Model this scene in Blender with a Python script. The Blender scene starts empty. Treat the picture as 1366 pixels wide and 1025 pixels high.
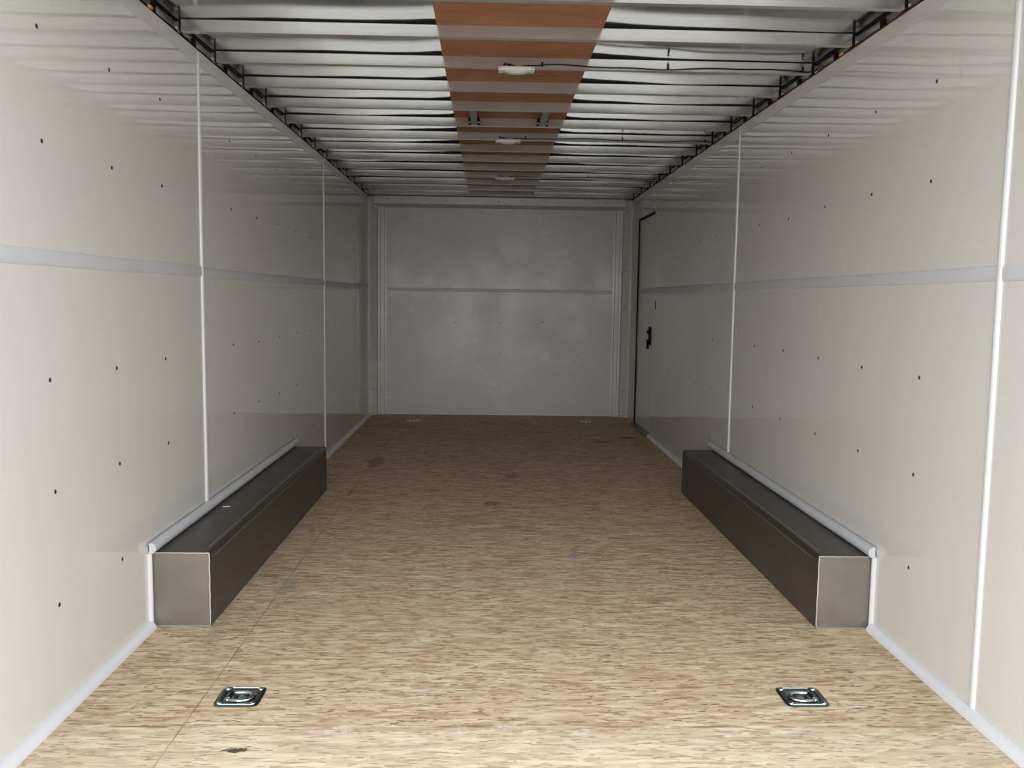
import bpy, bmesh, math, random
from mathutils import Vector, Matrix
random.seed(7)
C = bpy.context.scene.collection
PI = math.pi

# ------------------------------------------------------------------ camera
FPX, PITCH, YAW, ROLL = 1168.93, -0.0969, 0.0271, 0.0136
CX, CH = -0.0999, 1.1193
fw = Vector((math.sin(YAW)*math.cos(PITCH), math.cos(YAW)*math.cos(PITCH), math.sin(PITCH)))
rt = Vector((math.cos(YAW), -math.sin(YAW), 0)); up = rt.cross(fw)
r2 = rt*math.cos(ROLL) + up*math.sin(ROLL); u2 = up*math.cos(ROLL) - rt*math.sin(ROLL)
cam = bpy.data.cameras.new('camera'); cam.sensor_fit = 'HORIZONTAL'; cam.sensor_width = 36
cam.lens = FPX/1366*36; cam.clip_start = 0.05; cam.clip_end = 300
co = bpy.data.objects.new('camera', cam); C.objects.link(co)
co.matrix_world = Matrix(((r2.x, u2.x, -fw.x, CX), (r2.y, u2.y, -fw.y, 0), (r2.z, u2.z, -fw.z, CH), (0, 0, 0, 1)))
bpy.context.scene.camera = co

# ------------------------------------------------------------------ light
w = bpy.data.worlds.new('overcast_sky'); bpy.context.scene.world = w; w.use_nodes = True
nt = w.node_tree; bg = nt.nodes['Background']
tc = nt.nodes.new('ShaderNodeTexCoord'); sx = nt.nodes.new('ShaderNodeSeparateXYZ'); rp = nt.nodes.new('ShaderNodeValToRGB')
nt.links.new(tc.outputs['Generated'], sx.inputs[0]); nt.links.new(sx.outputs['Z'], rp.inputs[0]); nt.links.new(rp.outputs[0], bg.inputs[0])
rp.color_ramp.elements[0].position = 0.0; rp.color_ramp.elements[0].color = (1.0, 0.985, 0.955, 1)
rp.color_ramp.elements[1].position = 0.8; rp.color_ramp.elements[1].color = (0.84, 0.92, 1.0, 1)
bg.inputs[1].default_value = 4.0
vs = bpy.context.scene.view_settings
vs.view_transform = 'Standard'; vs.look = 'None'; vs.gamma = 1; vs.use_curve_mapping = False; vs.exposure = 0.24

# ------------------------------------------------------------------ dimensions
L, R = -1.23, 1.23
Y0, D, H = 1.4, 8.39, 2.052            # opening, back wall, top of wall sheets
BZ, BT = 2.055, 2.097                  # ceiling bow bottom / top
BY0, BS = 3.268, 0.4064                # bow under the top-left corner of the picture, spacing
BF, BB, BH = 2.902, 5.027, 0.2555      # wheel boxes

# light portal only guides the sampling of the sky through the open end
pl = bpy.data.lights.new('sky_portal', 'AREA'); pl.shape = 'RECTANGLE'; pl.size = 2.45; pl.size_y = 2.1; pl.cycles.is_portal = True
po = bpy.data.objects.new('sky_portal', pl); C.objects.link(po); po.location = (0, Y0 + .01, 1.03); po.rotation_euler = (math.radians(90), 0, 0)

# ------------------------------------------------------------------ materials
def new_mat(name, base=(.5, .5, .5), rough=.5, metal=0.0, spec=.5):
    m = bpy.data.materials.new(name); m.use_nodes = True
    b = m.node_tree.nodes['Principled BSDF']
    b.inputs['Base Color'].default_value = (*base, 1); b.inputs['Roughness'].default_value = rough
    b.inputs['Metallic'].default_value = metal; b.inputs['Specular IOR Level'].default_value = spec
    return m, m.node_tree, b
def N(t, kind, **kw):
    n = t.nodes.new(kind)
    for k, v in kw.items():
        if k in n.inputs.keys() if isinstance(k, str) else False: n.inputs[k].default_value = v
        else: setattr(n, k, v)
    return n
def coords(t, scale=(1, 1, 1), rot=(0, 0, 0), loc=(0, 0, 0), world=True):
    if world:
        g = N(t, 'ShaderNodeNewGeometry'); out = g.outputs['Position']
    else:
        g = N(t, 'ShaderNodeTexCoord'); out = g.outputs['Object']
    m = N(t, 'ShaderNodeMapping'); t.links.new(out, m.inputs[0])
    m.inputs['Scale'].default_value = scale; m.inputs['Rotation'].default_value = rot; m.inputs['Location'].default_value = loc
    return m.outputs[0]
def noise(t, vec, scale=5, detail=3, rough=.5, dist=0):
    n = N(t, 'ShaderNodeTexNoise'); t.links.new(vec, n.inputs['Vector'])
    n.inputs['Scale'].default_value = scale; n.inputs['Detail'].default_value = detail
    n.inputs['Roughness'].default_value = rough; n.inputs['Distortion'].default_value = dist
    return n.outputs['Fac']
def ramp(t, fac, stops):
    r = N(t, 'ShaderNodeValToRGB'); t.links.new(fac, r.inputs[0]); e = r.color_ramp.elements
    while len(e) < len(stops): e.new(.5)
    for el, (p, c) in zip(e, stops):
        el.position = p; el.color = (*c, 1) if len(c) == 3 else c
    return r.outputs[0]
def val(t, fac, a, b, lo=0.0, hi=1.0, clamp=True):
    r = N(t, 'ShaderNodeMapRange'); t.links.new(fac, r.inputs[0]); r.clamp = clamp
    r.inputs[1].default_value = a; r.inputs[2].default_value = b; r.inputs[3].default_value = lo; r.inputs[4].default_value = hi
    return r.outputs[0]
def mix(t, fac, a, b, mode='MIX'):
    m = N(t, 'ShaderNodeMix', data_type='RGBA', blend_type=mode)
    if isinstance(fac, (int, float)): m.inputs[0].default_value = fac
    else: t.links.new(fac, m.inputs[0])
    for i, v in ((6, a), (7, b)):
        if isinstance(v, tuple): m.inputs[i].default_value = (*v, 1)
        else: t.links.new(v, m.inputs[i])
    return m.outputs[2]
def math_(t, op, a, b=None, c=None):
    m = N(t, 'ShaderNodeMath', operation=op)
    for i, v in enumerate((a, b, c)):
        if v is None: continue
        if isinstance(v, (int, float)): m.inputs[i].default_value = v
        else: t.links.new(v, m.inputs[i])
    return m.outputs[0]
def bump(t, b, h, strength=.3, dist=.001):
    n = N(t, 'ShaderNodeBump'); n.inputs['Strength'].default_value = strength; n.inputs['Distance'].default_value = dist
    t.links.new(h, n.inputs['Height']); t.links.new(n.outputs[0], b.inputs['Normal'])

# glossy white painted wall sheets, slightly rippled, each sheet faintly mottled
def wall_material(name, base, rough, ripple):
    m, t, b = new_mat(name, base, rough, 0, .5)
    b.inputs['IOR'].default_value = 1.58
    n1 = noise(t, coords(t, (1, 1.2, 3.0)), 1.0, 1, .4)
    n2 = noise(t, coords(t, (1, 2.5, 14.0)), 1.0, 1, .4)
    h = math_(t, 'ADD', math_(t, 'MULTIPLY', n1, 1.0), math_(t, 'MULTIPLY', n2, .12))
    bump(t, b, h, 1.0, ripple)
    n3 = noise(t, coords(t, (1, .9, .7)), 1.3, 3)
    c = mix(t, val(t, n3, .35, .7), tuple(x*.97 for x in base), base)
    t.links.new(c, b.inputs['Base Color'])
    rr = noise(t, coords(t), 2.2, 4, .6)
    t.links.new(val(t, rr, .35, .7, rough*.85, rough*1.25), b.inputs['Roughness'])
    return m
M = {}
M['wall'] = wall_material('white_wall_sheet', (.612, .592, .566), .022, .0011)
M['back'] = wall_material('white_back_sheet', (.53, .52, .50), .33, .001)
_b = M['back'].node_tree; _p = _b.nodes['Principled BSDF']; _c = _p.inputs['Base Color'].links[0].from_socket      # dusty scuffs
_s = noise(_b, coords(_b, (2.2, 1, 3.4), loc=(1.3, 0, .4)), 1.0, 6, .72)
_b.links.new(mix(_b, val(_b, _s, .57, .66, 0, .5), _c, (.66, .655, .64)), _p.inputs['Base Color'])
def plain(key, name, base, rough, metal=0.0, spec=.5, bumpy=0, scale=60, var=.0):
    m, t, b = new_mat(name, base, rough, metal, spec)
    n = noise(t, coords(t), scale, 3)
    if bumpy: bump(t, b, n, bumpy, .001)
    if var:
        c = mix(t, val(t, noise(t, coords(t), scale*.12, 4, .6), .3, .7), tuple(x*(1-var) for x in base), base)
        t.links.new(c, b.inputs['Base Color'])
    M[key] = m
    return m
plain('trim', 'white_vinyl_trim', (.64, .64, .65), .3, 0, .5, .05, 20, .04)
plain('seam', 'white_seam_cover', (.53, .54, .56), .38, 0, .4, .05, 20, .03)
plain('cove', 'white_top_flange', (.62, .60, .575), .3, 0, .4, .03, 20, .03)
plain('door', 'white_door_sheet', (.66, .635, .60), .2, 0, .5, .05, 6, .03)
plain('black', 'black_rubber', (.008, .008, .008), .8, 0, .2, .2, 80)
plain('screw', 'dark_screw_metal', (.05, .045, .04), .45, .6, .5)
plain('zinc', 'bright_zinc', (.62, .68, .70), .16, 1.0, .5, .1, 120, .15)
plain('zincdark', 'blued_zinc_plate', (.20, .24, .25), .22, 1.0, .5, .1, 90, .3)
plain('steelbolt', 'steel_bolt', (.75, .75, .73), .4, .35)
plain('lamp', 'ivory_lamp_housing', (.66, .64, .58), .4, 0, .5)
plain('caulk', 'white_caulk', (.62, .60, .57), .6, 0, .3, .4, 60, .2)
plain('amber', 'amber_wire_connector', (.75, .38, .06), .4)
plain('redwire', 'dark_red_wire', (.12, .02, .015), .5)
plain('chip', 'pale_wood_chip', (.7, .6, .42), .7)
m, t, b = new_mat('frosted_lens', (.60, .59, .54), .25); b.inputs['Subsurface Weight'].default_value = .2; M['lens'] = m

# galvanized ceiling bows
m, t, b = new_mat('galvanized_bow', (.72, .71, .68), .15, .72, .5)
v = coords(t, (1.2, 6, 14)); n = noise(t, v, 1.5, 5, .6)
spots = noise(t, coords(t, (9, 9, 14), loc=(3, 1, 2)), 1.0, 2, .5)
c = mix(t, val(t, n, .3, .7), (.58, .57, .54), (.68, .67, .635))
c = mix(t, val(t, spots, .58, .75, 0, .14), c, (.40, .37, .34))
t.links.new(c, b.inputs['Base Color']); t.links.new(val(t, n, .3, .7, .13, .2), b.inputs['Roughness'])
M['bow'] = m
m, t, b = new_mat('aluminium_roof_skin', (.60, .605, .61), .2, .93, .5)
n = noise(t, coords(t, (1.4, 1.0, 1)), 1.6, 2, .5)
t.links.new(mix(t, val(t, n, .3, .7), (.45, .455, .46), (.54, .545, .54)), b.inputs['Base Color'])
t.links.new(val(t, n, .3, .7, .09, .14), b.inputs['Roughness'])
bump(t, b, noise(t, coords(t, (1.5, 3, 1)), 1.0, 1, .4), 1.0, .0007)
M['skin'] = m
plain('rail', 'galvanized_rail', (.42, .41, .39), .4, .7, .5, .1, 12, .2)
# reddish luan plywood
m, t, b = new_mat('reddish_plywood', (.42, .19, .10), .7, 0, .08)
g1 = noise(t, coords(t, (3, 60, 1)), 1.5, 5, .6, .6); g2 = noise(t, coords(t, (2.5, 3, 1)), 1.4, 3)
c = mix(t, val(t, g1, .3, .7), (.25, .105, .052), (.36, .17, .095))
c = mix(t, val(t, g2, .35, .7, 0, .5), c, (.42, .235, .155))
t.links.new(c, b.inputs['Base Color']); bump(t, b, g1, .2, .0006)
M['ply'] = m
# wheel box sheet steel
m, t, b = new_mat('grey_sheet_steel', (.27, .255, .24), .4, .8, .5)
n = noise(t, coords(t, (4, 4, 4)), 1.6, 5, .6); sc = noise(t, coords(t, (40, 6, 50), rot=(.5, 0, .4)), 1.5, 3, .6)
c = mix(t, val(t, n, .35, .7), (.112, .103, .092), (.15, .14, .127))
c = mix(t, val(t, sc, .70, .78, 0, .35), c, (.34, .33, .31))
t.links.new(c, b.inputs['Base Color']); t.links.new(val(t, n, .3, .7, .32, .46), b.inputs['Roughness'])
M['box'] = m
plain('boxfront', 'lit_grey_plate', (.285, .262, .235), .42, .75, .5, .15, 30, .18)  # same steel as the cover, outside light put into its lighter colour
plain('boxedge', 'dark_edge_strip', (.11, .10, .09), .3, .8, .5, .05, 20, .1)
plain('boxline', 'edge_highlight', (.55, .53, .49), .35, .8)  # pale metal for the highlights painted along the wheel box bend
# outside concrete
plain('ground', 'pale_concrete', (.42, .40, .37), .9, 0, .3, .4, 8, .15)
plain('outer', 'white_outer_skin', (.7, .7, .7), .4, 0, .5)

# OSB floor
m, t, b = new_mat('oriented_strand_board', (.5, .4, .28), .62, 0, .3)
pos = N(t, 'ShaderNodeNewGeometry').outputs['Position']
sep = N(t, 'ShaderNodeSeparateXYZ'); t.links.new(pos, sep.inputs[0]); PX, PY = sep.outputs['X'], sep.outputs['Y']
def strands(rot, lx, ly, loc, dist):
    v = coords(t, (1/lx, 1/ly, 0), (0, 0, rot), loc)
    nz = N(t, 'ShaderNodeTexNoise'); t.links.new(v, nz.inputs['Vector']); nz.inputs['Scale'].default_value = .9; nz.inputs['Detail'].default_value = 2
    vm = N(t, 'ShaderNodeVectorMath', operation='SCALE'); t.links.new(nz.outputs['Color'], vm.inputs[0]); vm.inputs['Scale'].default_value = dist
    va = N(t, 'ShaderNodeVectorMath', operation='ADD'); t.links.new(v, va.inputs[0]); t.links.new(vm.outputs[0], va.inputs[1])
    vo = N(t, 'ShaderNodeTexVoronoi', voronoi_dimensions='2D', feature='F1'); t.links.new(va.outputs[0], vo.inputs['Vector']); vo.inputs['Scale'].default_value = 1
    s = N(t, 'ShaderNodeSeparateColor'); t.links.new(vo.outputs['Color'], s.inputs[0])
    return s.outputs[0], s.outputs[1], vo.outputs['Distance']
tan = [(0, (.37, .255, .155)), (.15, (.47, .35, .225)), (.45, (.545, .43, .285)), (.75, (.61, .50, .345)), (1, (.69, .595, .435))]
a1, a2, a3 = strands(0.06, .052, .013, (0, 0, 0), 1.1)
b1, b2, b3 = strands(-.5, .045, .011, (5, 3, 0), 1.0)
c1, c2, c3 = strands(.6, .042, .010, (9, 8, 0), 1.0)
base = ramp(t, a1, tan)
base = mix(t, math_(t, 'MULTIPLY', math_(t, 'GREATER_THAN', b2, .62), .85), base, ramp(t, b1, tan))
base = mix(t, math_(t, 'MULTIPLY', math_(t, 'GREATER_THAN', c2, .70), .85), base, ramp(t, c1, tan))
fib = noise(t, coords(t, (14, 260, 1), (0, 0, .03)), 1, 4, .6)
base = mix(t, val(t, fib, .3, .7, 0, .45), base, mix(t, .5, base, (.40, .28, .17)))
# thin dark flecks of bark
d1, d2, d3 = strands(.22, .034, .0055, (2, 7, 0), 1.6)
fl = math_(t, 'MULTIPLY', math_(t, 'GREATER_THAN', d1, .87), math_(t, 'LESS_THAN', d3, .40))
base = mix(t, math_(t, 'MULTIPLY', fl, .8), base, (.13, .065, .035))
e1, e2, e3 = strands(-.8, .024, .006, (1, 2, 0), 1.6)
fl = math_(t, 'MULTIPLY', math_(t, 'GREATER_THAN', e1, .94), math_(t, 'LESS_THAN', e3, .36))
base = mix(t, math_(t, 'MULTIPLY', fl, .85), base, (.12, .06, .035))
g1_, g2_, g3_ = strands(.12, .085, .015, (4, 4, 0), 1.4)
base = mix(t, math_(t, 'MULTIPLY', math_(t, 'GREATER_THAN', g1_, .80), .42), base, (.31, .20, .115))
base = mix(t, math_(t, 'MULTIPLY', math_(t, 'LESS_THAN', g1_, .10), .35), base, (.78, .69, .52))
h1_, h2_, h3_ = strands(-.25, .07, .009, (6, 1, 0), 1.8)
fl = math_(t, 'MULTIPLY', math_(t, 'GREATER_THAN', h1_, .90), math_(t, 'LESS_THAN', h3_, .45))
base = mix(t, math_(t, 'MULTIPLY', fl, .7), base, (.25, .12, .055))
# large mottling
mot = noise(t, coords(t, (2.2, 3.5, 1)), 1.3, 4, .6)
base = mix(t, val(t, mot, .35, .72, 0, .45), base, mix(t, .6, base, (.46, .32, .20)))
# panel tint and seams (sheets lie across the trailer, 1.24 m wide, joint lengthwise left)
q = math_(t, 'DIVIDE', math_(t, 'SUBTRACT', PY, 2.203), 1.243)
first = math_(t, 'LESS_THAN', PY, 2.203)
base = mix(t, math_(t, 'MULTIPLY', first, .2), base, (.76, .68, .55))
fr = math_(t, 'ABSOLUTE', math_(t, 'SUBTRACT', q, math_(t, 'ROUND', q)))
sy = math_(t, 'LESS_THAN', fr, .0032)
wob = math_(t, 'MULTIPLY', math_(t, 'SUBTRACT', noise(t, coords(t, (0, .4, 0)), 1, 1), .5), .02)
sxl = math_(t, 'LESS_THAN', math_(t, 'ABSOLUTE', math_(t, 'ADD', math_(t, 'ADD', PX, .885), wob)), .0024)
dash = noise(t, coords(t, (7, 7, 0)), 1, 2)
seamc = ramp(t, dash, [(.40, (.20, .13, .08)), (.50, (.45, .35, .24)), (.58, (.72, .65, .53))])
base = mix(t, math_(t, 'MULTIPLY', sy, .8), base, seamc)
base = mix(t, math_(t, 'MULTIPLY', sxl, .75), base, mix(t, .7, seamc, (.2, .13, .08)))
# stains with a shape of their own: (x, y, rx, ry, colour, strength)
for (x_, y_, rx_, ry_, col_, st_) in [(-.078, 4.722, .045, .07, (.14, .09, .055), .6), (.024, 4.22, .05, .04, (.2, .12, .07), .4), (.06, 5.48, .05, .08, (.12, .075, .045), .5),
        (1.05, 7.05, .07, .05, (.04, .025, .016), .85), (.80, 6.85, .09, .07, (.08, .05, .03), .6), (-.90, 7.6, .25, .2, (.2, .12, .07), .3),
        (-.87, 3.33, .035, .16, (.33, .27, .21), .6), (-.86, 5.9, .05, .25, (.10, .065, .04), .5), (-1.0, 2.83, .03, .09, (.3, .25, .19), .5), (-.715, 2.083, .032, .014, (.03, .015, .01), .9), (.282, 3.744, .03, .028, (.20, .24, .48), .75),
        (-.2, 4.35, .12, .1, (.3, .2, .12), .4), (.13, 2.2, .3, .03, (.3, .2, .13), .35), (-.28, 2.19, .2, .02, (.3, .18, .1), .4)]:
    nz = noise(t, coords(t, (40, 40, 0), loc=(x_*7, y_*3, 0)), 1, 4, .75)
    ex = math_(t, 'POWER', math_(t, 'DIVIDE', math_(t, 'SUBTRACT', PX, x_), rx_), 2); ey = math_(t, 'POWER', math_(t, 'DIVIDE', math_(t, 'SUBTRACT', PY, y_), ry_), 2)
    rr = math_(t, 'ADD', math_(t, 'ADD', ex, ey), math_(t, 'MULTIPLY', math_(t, 'SUBTRACT', nz, .5), 5.5))
    base = mix(t, val(t, rr, .45, .95, st_, 0), base, col_)
t.links.new(base, b.inputs['Base Color'])
hh = math_(t, 'ADD', math_(t, 'MULTIPLY', a1, .5), math_(t, 'ADD', math_(t, 'MULTIPLY', fib, .4), math_(t, 'MULTIPLY', fr, 0)))
bump(t, b, math_(t, 'SUBTRACT', hh, math_(t, 'MULTIPLY', sy, 2)), .5, .0012)
M['osb'] = m

# ------------------------------------------------------------------ mesh helpers
def obj(name, bm, mat, parent=None, smooth=False, loc=None):
    me = bpy.data.meshes.new(name); bmesh.ops.recalc_face_normals(bm, faces=bm.faces); bm.to_mesh(me); bm.free()
    if smooth is True:
        for p in me.polygons: p.use_smooth = True
    elif smooth:
        for p in me.polygons: p.use_smooth = True
        me.set_sharp_from_angle(angle=math.radians(smooth))
    for mm in (mat if isinstance(mat, list) else [mat]): me.materials.append(M[mm])
    o = bpy.data.objects.new(name, me); C.objects.link(o); o.parent = parent
    if loc: o.location = loc
    return o
def struct(o): o['kind'] = 'structure'; return o
def tag(o, label, cat, group=None):
    o['label'] = label; o['category'] = cat
    if group: o['group'] = group
    return o
def thing(name, label, cat, loc=(0, 0, 0), group=None, rz=0):
    o = bpy.data.objects.new(name, None); C.objects.link(o); o.location = loc; o.rotation_euler = (0, 0, rz); o.empty_display_size = .05
    return tag(o, label, cat, group)
def box(bm, x0, x1, y0, y1, z0, z1, bev=0, mi=0):
    r = bmesh.ops.create_cube(bm, size=1); vs_ = r['verts']
    for v in vs_:
        v.co = ((x0+x1)/2 + v.co.x*(x1-x0), (y0+y1)/2 + v.co.y*(y1-y0), (z0+z1)/2 + v.co.z*(z1-z0))
    fs = {f for v in vs_ for f in v.link_faces}
    for f in fs: f.material_index = mi
    if bev: bmesh.ops.bevel(bm, geom=list({e for v in vs_ for e in v.link_edges}), offset=bev, segments=2, affect='EDGES', profile=.5)
def BM(*boxes, bev=0):
    bm = bmesh.new()
    for b_ in boxes: box(bm, *b_, bev=bev)
    return bm
def extrude(bm, prof, path, frame):
    """sweep a closed 2D profile along path points; frame(i) gives (a, b) axes"""
    rings = []
    for i, p in enumerate(path):
        a, b_ = frame(i); rings.append([bm.verts.new(Vector(p) + a*u + b_*v) for u, v in prof])
    n = len(prof)
    for r0, r1 in zip(rings, rings[1:]):
        for k in range(n): bm.faces.new((r0[k], r0[(k+1) % n], r1[(k+1) % n], r1[k]))
    bm.faces.new(list(reversed(rings[0]))); bm.faces.new(rings[-1])
def tube(bm, pts, r, n=8):
    pts = [Vector(p) for p in pts]
    def fr(i):
        d = (pts[min(i+1, len(pts)-1)] - pts[max(i-1, 0)]).normalized()
        h = Vector((0, 0, 1)) if abs(d.z) < .9 else Vector((1, 0, 0))
        a = d.cross(h).normalized(); return a, d.cross(a).normalized()
    extrude(bm, [(r*math.cos(2*PI*k/n), r*math.sin(2*PI*k/n)) for k in range(n)], pts, fr)
def lathe(bm, prof, c=(0, 0, 0), ax='z', n=20):
    """prof: (radius, height) from one end to the other, closed at radius 0"""
    c = Vector(c)
    def P(r, h, a):
        x, y = r*math.cos(a), r*math.sin(a)
        return c + (Vector((x, y, h)) if ax == 'z' else Vector((h, x, y)) if ax == 'x' else Vector((x, h, y)))
    rings = []
    for r, h in prof:
        rings.append([bm.verts.new(P(0, h, 0))] if r < 1e-6 else [bm.verts.new(P(r, h, 2*PI*k/n)) for k in range(n)])
    for a, b_ in zip(rings, rings[1:]):
        for k in range(n):
            if len(a) == 1 and len(b_) == 1: continue
            if len(a) == 1: bm.faces.new((a[0], b_[k], b_[(k+1) % n]))
            elif len(b_) == 1: bm.faces.new((a[k], a[(k+1) % n], b_[0]))
            else: bm.faces.new((a[k], a[(k+1) % n], b_[(k+1) % n], b_[k]))
def wobble(path_fn, n, amp, seed):
    rnd = random.Random(seed); ph = [rnd.random()*6 for _ in range(3)]
    return [path_fn(i/(n-1), amp*(math.sin(i*1.1+ph[0]) + .6*math.sin(i*2.3+ph[1]))) for i in range(n)]

# ------------------------------------------------------------------ setting
bm = BM((-30, 30, -30, 40, -.62, -.60)); g = obj('floor', bm, 'ground'); g.name = 'ground'; struct(g)
RINGS = [(-.783, 2.372), (.803, 2.375), (-.775, 7.93), (.80, 7.95)]      # the floor is cut out under each tie-down ring
bm = BM((-1.29, 1.29, Y0, D+.05, -.12, -.04))
fx = sorted({-1.29, 1.29} | {x+s_*.042 for x, y in RINGS for s_ in (-1, 1)}); fy = sorted({Y0, D+.05} | {y+s_*.040 for x, y in RINGS for s_ in (-1, 1)})
for xa, xb in zip(fx, fx[1:]):
    for ya, yb in zip(fy, fy[1:]):
        if any(x-.042 < (xa+xb)/2 < x+.042 and y-.04 < (ya+yb)/2 < y+.04 for x, y in RINGS): continue
        vv = [bm.verts.new(p) for p in ((xa, ya, 0), (xb, ya, 0), (xb, yb, 0), (xa, yb, 0))]; bm.faces.new(vv)
bmesh.ops.remove_doubles(bm, verts=bm.verts, dist=1e-5)
top_e = [e_ for e_ in bm.edges if e_.is_boundary and abs(e_.verts[0].co.z) < 1e-6]
ex_ = bmesh.ops.extrude_edge_only(bm, edges=top_e)
for v_ in ex_['geom']:
    if isinstance(v_, bmesh.types.BMVert): v_.co.z = -.042
struct(obj('floor', bm, 'osb'))
# wall sheets: left and right, upper and lower sheet meet under the seam cover; solid slabs
walls = {}
for side, s in (('left', -1), ('right', 1)):
    bm = bmesh.new(); xi, xo = s*1.23, s*1.27
    if side == 'left': box(bm, min(xi, xo), max(xi, xo), Y0, D+.03, 0.001, H)
    else:
        # doorway opening left free for the side door
        box(bm, xi, xo, Y0, 7.12, 0.001, H); box(bm, xi, xo, 7.89, D+.03, 0.001, H); box(bm, xi, xo, 7.12, 7.89, 1.835, H)
    walls[side] = struct(obj('wall_'+side, bm, 'wall'))
    bm = BM((min(s*1.275, s*1.29), max(s*1.275, s*1.29), Y0, D+.05, .0, 2.14)); struct(obj('trim_%d' % (30 + (s > 0)), bm, 'outer'))
bm = BM((-1.23, 1.23, D, D+.03, 0.001, H+.06), (-1.29, 1.29, D+.031, D+.05, .001, 2.14)); walls['back'] = struct(obj('wall_back', bm, 'back'))

# roof skin, lifted by the plywood strip in the middle and sagging towards the sides
def skin_z(x, y):
    a = abs(x); w_ = .0048*max(0, 1-(max(a-.3, 0)/.55))**1.2 if a > .3 else .0048
    w_ += .0022*max(0, 1-abs(a-.3)/.10) if a >= .3 else 0
    return BT + .0045 + w_ + .0012*math.sin(5.1*x + 1.7*y) + (.0009*math.sin(11*x - 2.3*y) if a > .32 else 0)
bm = bmesh.new(); nx, ny = 100, 120; gr = []
xs = [-1.262 + 2.524*i/nx for i in range(nx+1)]; ys = [Y0 + (D+.03-Y0)*j/ny for j in range(ny+1)]
for z_off in (0, .03):
    gr.append([[bm.verts.new((x, y, skin_z(x, y) if not z_off else 2.145)) for x in xs] for y in ys])
for G in gr:
    for j in range(ny):
        for i in range(nx): bm.faces.new((G[j][i], G[j][i+1], G[j+1][i+1], G[j+1][i]))
for j in range(ny):
    for i in (0, nx): bm.faces.new((gr[0][j][i], gr[0][j+1][i], gr[1][j+1][i], gr[1][j][i]))
for i in range(nx):
    for j in (0, ny): bm.faces.new((gr[0][j][i], gr[0][j][i+1], gr[1][j][i+1], gr[1][j][i]))
ceil = struct(obj('ceiling', bm, 'skin', smooth=40))

# mid-height seam covers, vertical joint covers, top flanges, rails, floor mouldings
tn = [0]
def trim(bm, mat, smooth=40):
    tn[0] += 1; return struct(obj('trim_%d' % tn[0], bm, mat, smooth=smooth))
def arc(wd, pr, n=10, flat=0):   # half-round profile: width wd, projection pr
    return [(wd/2*math.cos(PI*k/n), pr*math.sin(PI*k/n)**(.75 if not flat else .5)) for k in range(n+1)]
def wall_strip(s, pts, wd, pr, mat, nseg=14, wob=.0, seed=1, alongz=True):
    # pts: start (y,z) and end (y,z) on side wall s
    (y0, z0), (y1, z1) = pts; d = Vector((0, y1-y0, z1-z0)).normalized(); nrm = Vector((-s, 0, 0)); a = nrm.cross(d)
    rnd = random.Random(seed); ph = rnd.random()*6
    path = []
    for i in range(nseg+1):
        f = i/nseg; o = wob*(math.sin(f*7+ph)+.5*math.sin(f*17+ph))
        path.append(Vector((s*1.2305, y0+(y1-y0)*f, z0+(z1-z0)*f)) + a*o)
    bm = bmesh.new(); extrude(bm, arc(wd, pr), path, lambda i: (a, nrm)); return bm
VT = {-1: [3.50, 6.06], 1: [2.262, 4.756]}
DOORY = (7.12, 7.89)
for s in (-1, 1):
    ends = [Y0] + VT[s] + [8.24 if s < 0 else DOORY[0]]
    for a_, b_ in zip(ends, ends[1:]):
        trim(wall_strip(s, ((a_+.012, 1.206 if s < 0 else 1.203), (b_-.012, 1.210 if s < 0 else 1.203)), .042, .005, 'seam', wob=.0012, seed=int(a_*10)), 'seam')
    for k, y in enumerate(VT[s]):
        zb = .026 if (s > 0 and k == 0) else (.285 if BF < y < BB else .026)
        trim(wall_strip(s, ((y, zb), (y, 2.045)), .023, .0085, 'trim', wob=.0016, seed=k+5), 'trim')
    bm = BM((min(s*1.2275, s*1.2305), max(s*1.2275, s*1.2305), Y0, D-.06, 2.0, 2.0515)); trim(bm, 'cove')
# rails above the wall sheets
def rail(s):
    bm = bmesh.new()
    prof = [(1.275, 2.03), (1.243, 2.03), (1.243, 2.0925), (1.238, 2.0935), (1.238, 2.0955), (1.275, 2.0955)]
    extrude(bm, [(s*u, v) for u, v in prof], [(0, Y0, 0), (0, D+.02, 0)], lambda i: (Vector((1, 0, 0)), Vector((0, 0, 1))))
    o = trim(bm, 'rail', False)
    bm = bmesh.new()
    tube(bm, wobble(lambda f, a: (s*1.236, Y0+.02+f*(D-Y0-.04), 2.0955+a*.3), 60, .003, 9+s), .0035, 6)
    obj('sealant', bm, 'black', o, True)
for s in (-1, 1): rail(s)
# floor mouldings
def quarter(r, n=8): return [(0, 0)] + [(r*math.cos(PI/2*k/n), r*math.sin(PI/2*k/n)) for k in range(n+1)]
def floor_mould(s, y0, y1, name, r=.026):
    bm = bmesh.new(); n = 16
    path = [(s*1.2298, y0+(y1-y0)*i/n, 0.0006) for i in range(n+1)]
    extrude(bm, quarter(r), path, lambda i: (Vector((-s, 0, 0)), Vector((0, 0, 1))))
    o = struct(obj(name, bm, 'trim', smooth=50)); return o
floor_mould(-1, Y0, BF-.022, 'baseboard_left'); floor_mould(-1, BB+.002, 8.24, 'baseboard_left_rear')
floor_mould(1, Y0, BF-.022, 'baseboard_right'); floor_mould(1, BB+.002, DOORY[0]-.01, 'baseboard_right_rear')
bpy.data.objects['baseboard_left_rear'].name = 'trim_40'; bpy.data.objects['baseboard_right_rear'].name = 'trim_41'
bm = BM((-1.07, 1.07, D-.006, D, .001, .012), bev=.001); struct(obj('baseboard_back', bm, 'trim'))

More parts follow.
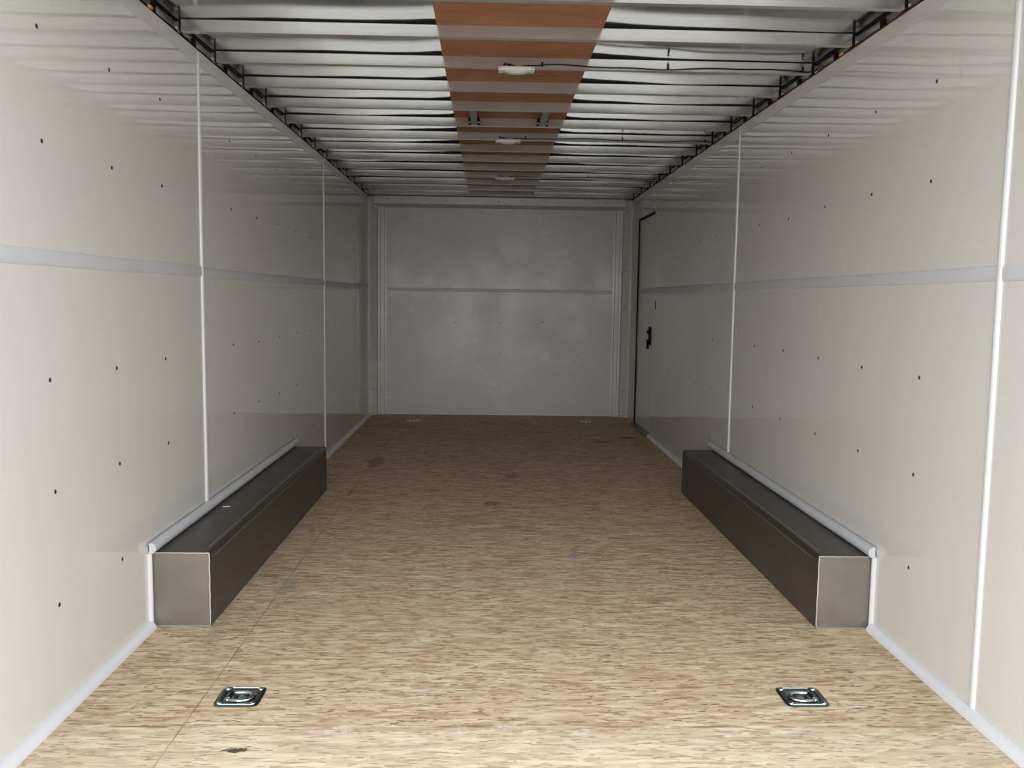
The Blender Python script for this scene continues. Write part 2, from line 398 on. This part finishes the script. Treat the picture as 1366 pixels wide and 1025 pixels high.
# screws in the wall sheets
def screw_mesh():
    bm = bmesh.new(); lathe(bm, [(0, .0022), (.0035, .002), (.0055, .001), (.0062, 0), (.0062, -.001), (0, -.001)], ax='x', n=14)
    bm.faces.ensure_lookup_table()
    me = bpy.data.meshes.new('screw'); bmesh.ops.recalc_face_normals(bm, faces=bm.faces); bm.to_mesh(me); bm.free(); me.materials.append(M['screw'])
    for p in me.polygons: p.use_smooth = True
    return me
SM = screw_mesh()
def screw(parent, loc, rot=(0, 0, 0), sc=1):
    o = bpy.data.objects.new('screw', SM); C.objects.link(o); o.location = loc; o.rotation_euler = rot; o.scale = (sc, sc, sc); o.parent = parent; return o
rows = [1.782, 1.495, .898, .595, .297]
for s, cols in ((-1, [1.88, 2.284, 2.69, 3.095, 3.905, 4.33, 4.75, 5.18, 5.62, 6.47, 6.88, 7.3, 7.71]), (1, [2.665, 3.08, 3.50, 3.925, 4.348, 5.18, 5.60, 6.02, 6.43, 6.84])):
    for y in cols:
        for z in rows:
            if z < .4 and BF-.1 < y < BB+.1: continue
            screw(walls['left' if s < 0 else 'right'], (s*1.2299, y+random.uniform(-.006, .006), z+random.uniform(-.006, .006)), (0, 0, PI if s > 0 else 0), 1 if y < 5 else .9)
for x, z in [(-.039, 1.576), (-.417, .891), (-.002, .889), (.421, .901), (.001, .595), (.005, .299)]:
    screw(walls['back'], (x, D, z), (0, 0, -PI/2), .9)

# back wall: seam, corner posts, header
bm = bmesh.new(); extrude(bm, arc(.026, .006), [(-1.08, D, 1.197), (0, D, 1.1965), (1.08, D, 1.193)], lambda i: (Vector((0, 0, 1)), Vector((0, -1, 0)))); trim(bm, 'back')
post_prof = [(0, 0), (.155, 0), (.155, .006), (.138, .008), (.134, .022), (.100, .024), (.096, .032), (.078, .036), (.074, .055), (.066, .066), (.018, .100), (.010, .106), (0, .106)]
for s in (-1, 1):
    bm = bmesh.new()
    extrude(bm, [(-s*u, -v) for u, v in post_prof], [(s*1.2298, D-.0002, .001), (s*1.2298, D-.0002, 2.05)], lambda i: (Vector((1, 0, 0)), Vector((0, 1, 0))))
    o = trim(bm, 'back', False)
    ang = math.atan2(-(.066-.100), -(.066-.018))
    for z in (.02, .25, .66, 1.055, 1.455, 1.948):
        screw(o, (s*(1.2298-.042), D-.0835, z), (0, 0, -PI/2 - s*.6), .85)
bm = bmesh.new()
extrude(bm, [(0, 0), (0, -.02), (-.012, -.02), (-.10, .0), (-.112, .006), (-.115, .072), (0, .072)], [(-1.18, D, 1.982), (1.165, D, 1.982)], lambda i: (Vector((0, 1, 0)), Vector((0, 0, 1))))
hd = trim(bm, 'back', False)
for x in (-1.05, -.50, -.02, .42, .98): screw(hd, (x, D-.1135, 2.022), (0, 0, -PI/2), .9)

# side door
door = bpy.data.objects.new('door_1', None); C.objects.link(door); door.location = (1.23, 7.5, 0); door['kind'] = 'structure'
bm = BM((1.238-1.23, 1.262-1.23, DOORY[0]+.006-7.5, DOORY[1]-.012-7.5, .02, 1.822), bev=.002); obj('door_panel', bm, 'door', door)
bm = BM((1.2275-1.23, 1.2395-1.23, DOORY[1]-.012-7.5, DOORY[1]+.004-7.5, .0, 1.842), (1.2275-1.23, 1.2395-1.23, DOORY[0]-7.5, DOORY[1]-7.5, 1.824, 1.840)); obj('door_seal', bm, 'black', door)
bm = BM((1.195-1.23, 1.262-1.23, DOORY[0]-7.5, DOORY[1]-7.5, .0008, .018), bev=.002); obj('threshold', bm, 'boxedge', door)
bm = BM((-.003, .0, DOORY[0]-.004-7.5, DOORY[0]+.001-7.5, 1.838, 2.04)); obj('joint_line', bm, 'seam', door)
bm = BM((1.228-1.23, 1.24-1.23, 7.20-7.5, 7.285-7.5, .755, .905), bev=.004); la = obj('latch_plate', bm, 'black', door)
bm = bmesh.new(); box(bm, -.022, -.002, 7.225-7.5, 7.25-7.5, .72, .80, bev=.003); lathe(bm, [(0, -.016), (.014, -.016), (.016, -.002), (0, -.002)], (0, 7.26-7.5, .86), 'x', 16); obj('latch_lever', bm, 'black', la)
bm = BM((-.004, .0, 6.995-7.5, 7.012-7.5, 1.045, 1.12), bev=.001); obj('strike_plate', bm, 'screw', door)
bm = BM((0.0075, .0085, 7.16-7.5, 7.162-7.5, .02, 1.822)); obj('edge_line', bm, 'screw', door)

bm = BM((.0058, .008, DOORY[0]+.01-7.5, DOORY[1]-.02-7.5, 1.183, 1.223), bev=.001); obj('seam_cover', bm, 'seam', door)

# ------------------------------------------------------------------ plywood strip above the bows
bm = bmesh.new(); box(bm, -.3, .3, Y0+.02, 8.36, BT+.0004, BT+.0062)
tag(obj('plywood_strip', bm, 'ply'), 'reddish brown plywood strip running down the middle of the ceiling above the bows', 'plywood')

# ------------------------------------------------------------------ ceiling bows
XE = 1.212
def bow_master():
    root = thing('ceiling_bow', 'x', 'ceiling bow', (0, 0, 0))
    bm = bmesh.new(); n = 24
    prof = [(-.0, .0), (.026, .0), (.026, .042), (0, .042), (-.0, .040), (-.0, .0055), (-.0022, .0045), (-.0022, .0)]   # (depth, height), a small lip along the lower front edge
    extrude(bm, prof, [(-XE + 2*XE*i/n, 0, BZ) for i in range(n+1)], lambda i: (Vector((0, 1, 0)), Vector((0, 0, 1))))
    obj('tube', bm, 'bow', root, False)
    return root
def gap_shade(root, y):
    # black strip in place of the shade under the roof skin, beside the plywood
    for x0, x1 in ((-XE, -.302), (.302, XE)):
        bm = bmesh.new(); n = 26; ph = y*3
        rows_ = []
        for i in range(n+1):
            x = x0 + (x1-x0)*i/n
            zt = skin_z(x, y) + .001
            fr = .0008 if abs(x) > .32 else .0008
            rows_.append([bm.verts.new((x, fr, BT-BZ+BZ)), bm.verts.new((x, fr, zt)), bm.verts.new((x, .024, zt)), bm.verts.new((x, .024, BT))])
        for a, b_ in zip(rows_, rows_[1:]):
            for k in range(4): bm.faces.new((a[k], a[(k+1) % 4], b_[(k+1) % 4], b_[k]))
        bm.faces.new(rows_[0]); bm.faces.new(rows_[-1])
        obj('gap_shade_strip', bm, 'black', root)
def bracket_mesh(s):
    bm = bmesh.new()
    box(bm, min(s*1.2125, s*1.218), max(s*1.2125, s*1.2225), -.004, .030, 2.054, 2.104, bev=.001)
    return bm
ordn = ['topmost in the photo, only its lower edge showing', 'second from the photo top, first shown whole', 'third from the photo top, carrying the nearest dome lamp', 'fourth from the photo top, behind the nearest dome lamp',
        'fifth from the photo top, near ends of two short channels', 'sixth from the photo top, far ends of two short channels', 'seventh from the photo top, carrying the middle dome lamp',
        'eighth from the photo top, just behind the middle dome lamp', 'ninth from the photo top, second behind the middle lamp', 'tenth from the photo top, just before the farthest lamp',
        'eleventh from the photo top, carrying the farthest dome lamp', 'twelfth from the top, just behind the farthest dome lamp', 'second nearest to the back wall header', 'last one, right in front of the back wall header']
master = bow_master(); tube_me = master.children[0]
bows = {}
for k in range(-4, 13):
    y = BY0 + k*BS
    if k == -4: root = master
    else:
        root = master.copy(); C.objects.link(root)
        t_ = tube_me.copy(); C.objects.link(t_); t_.parent = root
    root.location = (0, y, 0); bows[k] = root
    root['group'] = 'galvanized ceiling bows'
    if k >= -1: root['label'] = 'galvanized steel ceiling bow, ' + ordn[k+1]
    else: root['label'] = 'galvanized steel ceiling bow above the camera, %s the opening' % {-4: 'nearest to', -3: 'second from', -2: 'third from'}[k]
    gap_shade(root, y)
    for s in (-1, 1):
        br = obj('end_bracket', bracket_mesh(s), 'black', root)
        bm = BM((min(s*1.219, s*1.2425), max(s*1.219, s*1.2425), .012, .02, 2.056, 2.094)); obj('mounting_tab', bm, 'rail', br)
        if k > 10: continue
        bm = bmesh.new(); lathe(bm, [(0, -.006), (.003, -.0055), (.0055, -.002), (.006, .004), (.006, .012), (0, .012)], (s*1.228, 0, 2.068), 'y', 12); obj('bolt', bm, 'steelbolt', br, 35)

# ------------------------------------------------------------------ dome lamps with their wiring
def dome_lamp(k, x, label):
    y = BY0 + k*BS
    root = thing('dome_lamp', label, 'ceiling lamp', (x, y-.012, BZ), 'dome lamps under the ceiling bows')
    bm = bmesh.new(); box(bm, -.074, .074, -.026, .032, -.017, -.0005, bev=.005); hs = obj('housing', bm, 'lamp', root, 40)
    for s in (-1, 1):
        bm = bmesh.new(); box(bm, s*.064-.005, s*.064+.005, -.0272, -.0255, -.012, -.006, bev=.0005); obj('end_slot', bm, 'rail', root)
    # bowed translucent lens
    bm = bmesh.new(); nx_, ny_ = 20, 10; g_ = []
    for j in range(ny_+1):
        v_ = -1 + 2*j/ny_; row = []
        for i in range(nx_+1):
            u_ = -1 + 2*i/nx_; zz = -.016 - .011*(max(0, 1-u_*u_))**.8*(max(0, 1-v_**4))**.6
            row.append(bm.verts.new((u_*.056, .003+v_*.024, zz)))
        g_.append(row)
    for j in range(ny_):
        for i in range(nx_): bm.faces.new((g_[j][i], g_[j][i+1], g_[j+1][i+1], g_[j+1][i]))
    obj('lens', bm, 'lens', root, True)
    bm = bmesh.new(); f = .0105
    tube(bm, [(-.058, f-.004, -.001), (-.055, f-.003, .008), (-.047, f-.004, .013), (-.036, f-.002, .013), (-.02, f-.003, .011), (-.008, f-.003, .009), (-.004, f-.002, .003)], .0016, 6)
    box(bm, -.050, -.042, f-.008, f, .010, .018, bev=.001); box(bm, -.034, -.022, f-.008, f, .008, .016, bev=.001)
    obj('wire_splice', bm, 'black', root, 40)
    return root
def lamp_cable(k, x, label, clips):
    y = BY0 + k*BS - .0055
    pts = [(x+.03, y, BZ+.006), (x+.05, y, BZ+.009), (x+.09, y, BZ+.011)]
    rnd = random.Random(k); n = 26; x1 = 1.195
    for i in range(1, n+1):
        f = i/n; xx = x+.09 + (x1-x-.09)*f
        pts.append((xx, y, BZ+.010 + .0045*math.sin(f*9+k) + .002*math.sin(f*23)))
    pts += [(1.204, y-.006, BZ+.006), (1.212, y-.02, BZ+.003), (1.2175, y-.06, BZ+.0045)]
    bm = bmesh.new(); tube(bm, pts, .0024, 6); o = tag(obj('lamp_cable', bm, 'black', None, True), label, 'cable', 'lamp cables along the bows')
    bm = bmesh.new(); tube(bm, [(x+.028, y, BZ+.0055), (x+.056, y, BZ+.009)], .0036, 8); obj('cable_sleeve', bm, 'black', o, 40)
    for cx in clips + [1.175]:
        bm = bmesh.new(); box(bm, cx-.0035, cx+.0035, y-.0035, y+.0053, BZ+.006, BZ+.034, bev=.001); cl = obj('cable_clip', bm, 'black', o)
        bm = bmesh.new(); lathe(bm, [(0, -.0015), (.0026, -.001), (.003, .001), (0, .001)], (cx, y-.0035, BZ+.029), 'y', 10); obj('rivet', bm, 'steelbolt', cl)
lamps = [(1, 0.0, [.105, .62]), (5, 0.0, [.105, .68]), (9, 0.01, [.105, .66])]
for (k, x, cl), nm in zip(lamps, ['nearest', 'middle', 'farthest']):
    dome_lamp(k, x, 'white dome lamp under a ceiling bow, the %s of the three lamps' % nm)
    lamp_cable(k, x, 'thin black cable from the %s dome lamp to the right wall' % nm, cl)

# ------------------------------------------------------------------ short channels between two bows
for x, lab in ((-.192, 'left'), (.178, 'right')):
    ya, yb = BY0+3*BS+.0265, BY0+4*BS-.003
    root = thing('ceiling_channel', 'short grey metal channel joining two ceiling bows, the %s one of the pair' % lab, 'metal channel', (x, ya, BZ), 'short channels between two bows')
    ln = yb-ya; bm = bmesh.new()
    extrude(bm, [(-.017, .030), (-.017, 0), (.017, 0), (.017, .030), (.0145, .030), (.0145, .0025), (-.0145, .0025), (-.0145, .030)], [(0, 0, .001), (0, ln, .001)], lambda i: (Vector((1, 0, 0)), Vector((0, 0, 1))))
    obj('channel', bm, 'rail', root)
    for s in (-1, 1):
        bm = BM((min(s*.018, s*.030), max(s*.018, s*.030), ln-.045, ln, .004, .036), bev=.002); a = obj('rubber_angle', bm, 'black', root)
        bm = bmesh.new(); lathe(bm, [(0, -.005), (.0035, -.004), (.004, 0), (0, 0)], (s*.0245, ln-.045, .010), 'y', 10); obj('screw', bm, 'steelbolt', a)

# ------------------------------------------------------------------ wiring along the wall tops
for s, nm in ((-1, 'left'), (1, 'right')):
    bm = bmesh.new(); n = 90
    tube(bm, wobble(lambda f, a: (s*1.2315, Y0+.03+f*(D-Y0-.16), 2.0585+a), n, .0016, 3+s), .0042, 6)
    o = tag(obj('wiring_harness', bm, 'black', None, True), 'black wiring harness running along the top of the %s wall' % nm, 'cable')
    for k in range(-4, 12):
        yy = BY0 + (k+.5)*BS
        bm = bmesh.new(); box(bm, min(s*1.228, s*1.2395), max(s*1.228, s*1.2395), yy-.014, yy+.014, 2.054, 2.086, bev=.003); obj('cable_clamp', bm, 'black', o)
    if s > 0:
        bm = bmesh.new(); tube(bm, wobble(lambda f, a: (1.227, Y0+.03+f*5.2, 2.0555+a), 70, .0022, 21), .0024, 6); obj('red_wire', bm, 'redwire', o, True)
    for yy in ([3.02] if s < 0 else [3.40, 3.655, 4.93, 6.10]):
        bm = bmesh.new(); lathe(bm, [(0, -.018), (.0045, -.017), (.0055, -.004), (.007, .0), (.0055, .004), (.0045, .017), (0, .018)], (s*1.2265, yy, 2.061), 'y', 10); c_ = obj('wire_connector', bm, 'amber', o, True); c_['label'] = 'amber wire connector'

# ------------------------------------------------------------------ wheel boxes
for s, nm, wd in ((-1, 'left', .199), (1, 'right', .191)):
    root = thing('wheel_box', 'long grey sheet metal wheel box on the floor along the %s wall' % nm, 'wheel box', (s*1.23, BF, 0), 'wheel boxes')
    ln = BB-BF; xi = -s*wd
    def bx(x0, x1, *r): return (min(x0, x1), max(x0, x1)) + r
    bm = bmesh.new()    # folded top and side sheet with a rounded bend
    rr = .012; prof = [(-s*.001, BH), (xi+s*rr, BH)] + [(xi+s*rr - s*rr*math.sin(a), BH-rr+rr*math.cos(a)) for a in (PI/8, PI/4, 3*PI/8, PI/2)] + [(xi, .001), (xi+s*.002, .001), (xi+s*.002, BH-.003), (-s*.001, BH-.003)]
    extrude(bm, prof, [(0, .004, 0), (0, ln, 0)], lambda i: (Vector((1, 0, 0)), Vector((0, 0, 1))))
    obj('folded_cover', bm, 'box', root, 30)
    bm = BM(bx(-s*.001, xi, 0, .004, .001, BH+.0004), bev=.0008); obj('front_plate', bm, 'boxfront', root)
    bm = BM(bx(-s*.001, xi+s*.002, ln-.004, ln-.0005, .001, BH-.004)); obj('rear_plate', bm, 'box', root)
    # edge strip over the bend
    e = .0008; L1 = .022; bm = bmesh.new()
    pr = [(xi+s*L1, BH), (xi+s*L1, BH+e), (xi+s*rr, BH+e)] + [(xi+s*rr - s*(rr+e)*math.sin(a), BH-rr+(rr+e)*math.cos(a)) for a in (PI/8, PI/4, 3*PI/8, PI/2)] + [(xi-s*e, BH-L1), (xi, BH-L1)]
    pr += [(xi+s*rr - s*rr*math.sin(a), BH-rr+rr*math.cos(a)) for a in (PI/2, 3*PI/8, PI/4, PI/8, 0)]
    extrude(bm, pr, [(0, .006, 0), (0, ln-.06, 0)], lambda i: (Vector((1, 0, 0)), Vector((0, 0, 1))))
    obj('edge_strip', bm, 'boxedge', root, 30)
    bm = BM(bx(xi+s*(L1-.0002), xi+s*(L1+.0014), .07, ln-.12, BH, BH+.0012), bx(xi-s*.0012, xi, .06, ln-.10, BH-L1-.0016, BH-L1)); obj('strip_highlight', bm, 'boxline', root)  # thin pale lines painting the highlights on both sides of the bend
    # caulked edges of the front plate
    bm = bmesh.new()
    tube(bm, wobble(lambda f, a: (-s*.012 - s*f*(wd-.014), -.0005, BH-.001+a*.5), 24, .0008, 4), .0012, 6)
    tube(bm, wobble(lambda f, a: (xi+s*.001+a*.6, -.0005, .004+f*(BH-.006)), 24, .0010, 6+s), .0016, 6)
    obj('caulk_bead', bm, 'caulk', root, True)
    bm = bmesh.new(); tube(bm, wobble(lambda f, a: (-s*.004 - s*f*(wd-.006), .0, .0015+abs(a)*.5), 24, .001, 8+s), .002, 6); tube(bm, [(-s*.004, 0, .002), (-s*.004, 0, BH-.004)], .0016, 6)
    obj('weld_bead', bm, 'rail', root, True)
    # mouldings against the wall: round one above, upright one in front
    bm = bmesh.new(); n = 16
    extrude(bm, [(.019*math.cos(2*PI*k/14), .019*math.sin(2*PI*k/14)) for k in range(14) if math.cos(2*PI*k/14) > -.55], [(s*(1.2185), BF-.022+(BB+.07-BF+.022)*i/n, BH+.0195+.0006*math.sin(i*1.3)) for i in range(n+1)], lambda i: (Vector((-s, 0, 0)), Vector((0, 0, 1))))
    o = trim(bm, 'seam', 50)
    bm = bmesh.new(); cx_, cz_ = s*1.2175, BH+.0195
    tube(bm, [(cx_+.0125*math.cos(a)*1, BF-.0225, cz_+.016*math.sin(a)) for a in [2*PI*k/16 for k in range(17)]], .0012, 6); obj('end_cap_ring', bm, 'trim', o, True)
    bm = bmesh.new(); extrude(bm, [(.0105*math.cos(PI*k/10), .0125*math.sin(PI*k/10)) for k in range(11)], [(s*1.2298, BF-.0115, .0008), (s*1.2298, BF-.0115, BH+.002)], lambda i: (Vector((0, 1, 0)), Vector((-s, 0, 0))))
    trim(bm, 'trim')
# chip lying on the left box
bm = bmesh.new(); box(bm, -.014, .012, -.006, .007, 0, .003, bev=.001)
for v in bm.verts: v.co.x += v.co.y*.4
o = tag(obj('wood_chip', bm, 'chip', loc=(-1.165, 3.55, BH+.0005)), 'tiny pale wood chip lying on top of the left wheel box', 'wood chip')

# ------------------------------------------------------------------ recessed floor tie-down rings
def d_ring(x, y, flip, label):
    root = thing('tie_down_ring', label, 'tie-down ring', (x, y, 0), 'recessed tie-down rings in the floor')
    if flip: root.scale = (-1, 1, 1)
    hw, hd, c = .062, .060, .012
    # plate with a round pressed pan; rings of vertices from the rim inwards
    n = 48; rings = []; bm = bmesh.new()
    def rim(a, sx_, sy_, p=7):
        ca, sa = math.cos(a), math.sin(a); r = (abs(ca)**p + abs(sa)**p)**(-1/p); return r*ca*sx_, r*sa*sy_
    spec = [(hw, hd, 8, .0), (hw, hd, 8, .0026), (hw-.002, hd-.002, 8, .0036), (.048, .046, 6, .0038), (.044, .042, 4, .0030), (.040, .038, 3, .0010), (.036, .034, 2.4, -.010), (.030, .030, 2, -.0135), (.012, .012, 2, -.0145)]
    for sx_, sy_, p, z in spec: rings.append([bm.verts.new((*rim(2*PI*k/n, sx_, sy_, p), z)) for k in range(n)])
    for a, b_ in zip(rings, rings[1:]):
        for k in range(n): bm.faces.new((a[k], a[(k+1) % n], b_[(k+1) % n], b_[k]))
    bm.faces.new(rings[-1]); obj('pan_plate', bm, 'zincdark', root, 50)
    bm = BM((-.046, .046, -.0545, -.0505, .0034, .0058), (-.036, .040, .0505, .0545, .0034, .0058), bev=.0008); obj('pressed_rib', bm, 'zinc', root)
    # D shaped ring lying in the pan, straight bar at the left under a strap
    pts = []
    for k in range(25):
        a = -PI*.5 + PI*k/24; pts.append((.002+.031*math.cos(a), .0265*math.sin(a), .0015))
    pts = [(-.026, -.0265, .0015)] + pts + [(-.026, .0265, .0015)]
    bm = bmesh.new(); tube(bm, pts + [(-.030, .02, .0015), (-.030, -.02, .0015), (-.026, -.0265, .0015)], .0062, 12); obj('d_ring', bm, 'zinc', root, True)
    bm = bmesh.new(); extrude(bm, [(-.012, -.001), (-.009, .0062), (-.004, .0092), (.004, .0092), (.009, .0062), (.012, -.001)], [(-.030, -.017, .0), (-.030, .017, .0)], lambda i: (Vector((1, 0, 0)), Vector((0, 0, 1)))); obj('ring_strap', bm, 'zincdark', root, 40)
    bm = bmesh.new(); lathe(bm, [(0, .004), (.010, .0035), (.014, -.002), (.016, -.010), (0, -.011)], (.004, 0, -.003)); obj('center_boss', bm, 'zinc', root, 40)
    for bx_, by_ in ((-.046, -.044), (.046, -.044), (-.046, .044), (.046, .044)):
        bm = bmesh.new(); lathe(bm, [(0, .0085), (.0035, .008), (.0065, .0062), (.0075, .0035), (.0075, .001), (0, .001)], (bx_, by_, 0), n=16); obj('bolt', bm, 'zinc', root, 50)
d_ring(-.783, 2.372, False, 'zinc tie-down ring set in the floor in front of the left wheel box')
d_ring(.803, 2.375, True, 'zinc tie-down ring set in the floor in front of the right wheel box')
d_ring(-.775, 7.93, False, 'small looking far tie-down ring in the floor by the back wall, left side')
d_ring(.80, 7.95, True, 'small looking far tie-down ring in the floor by the back wall, right side')
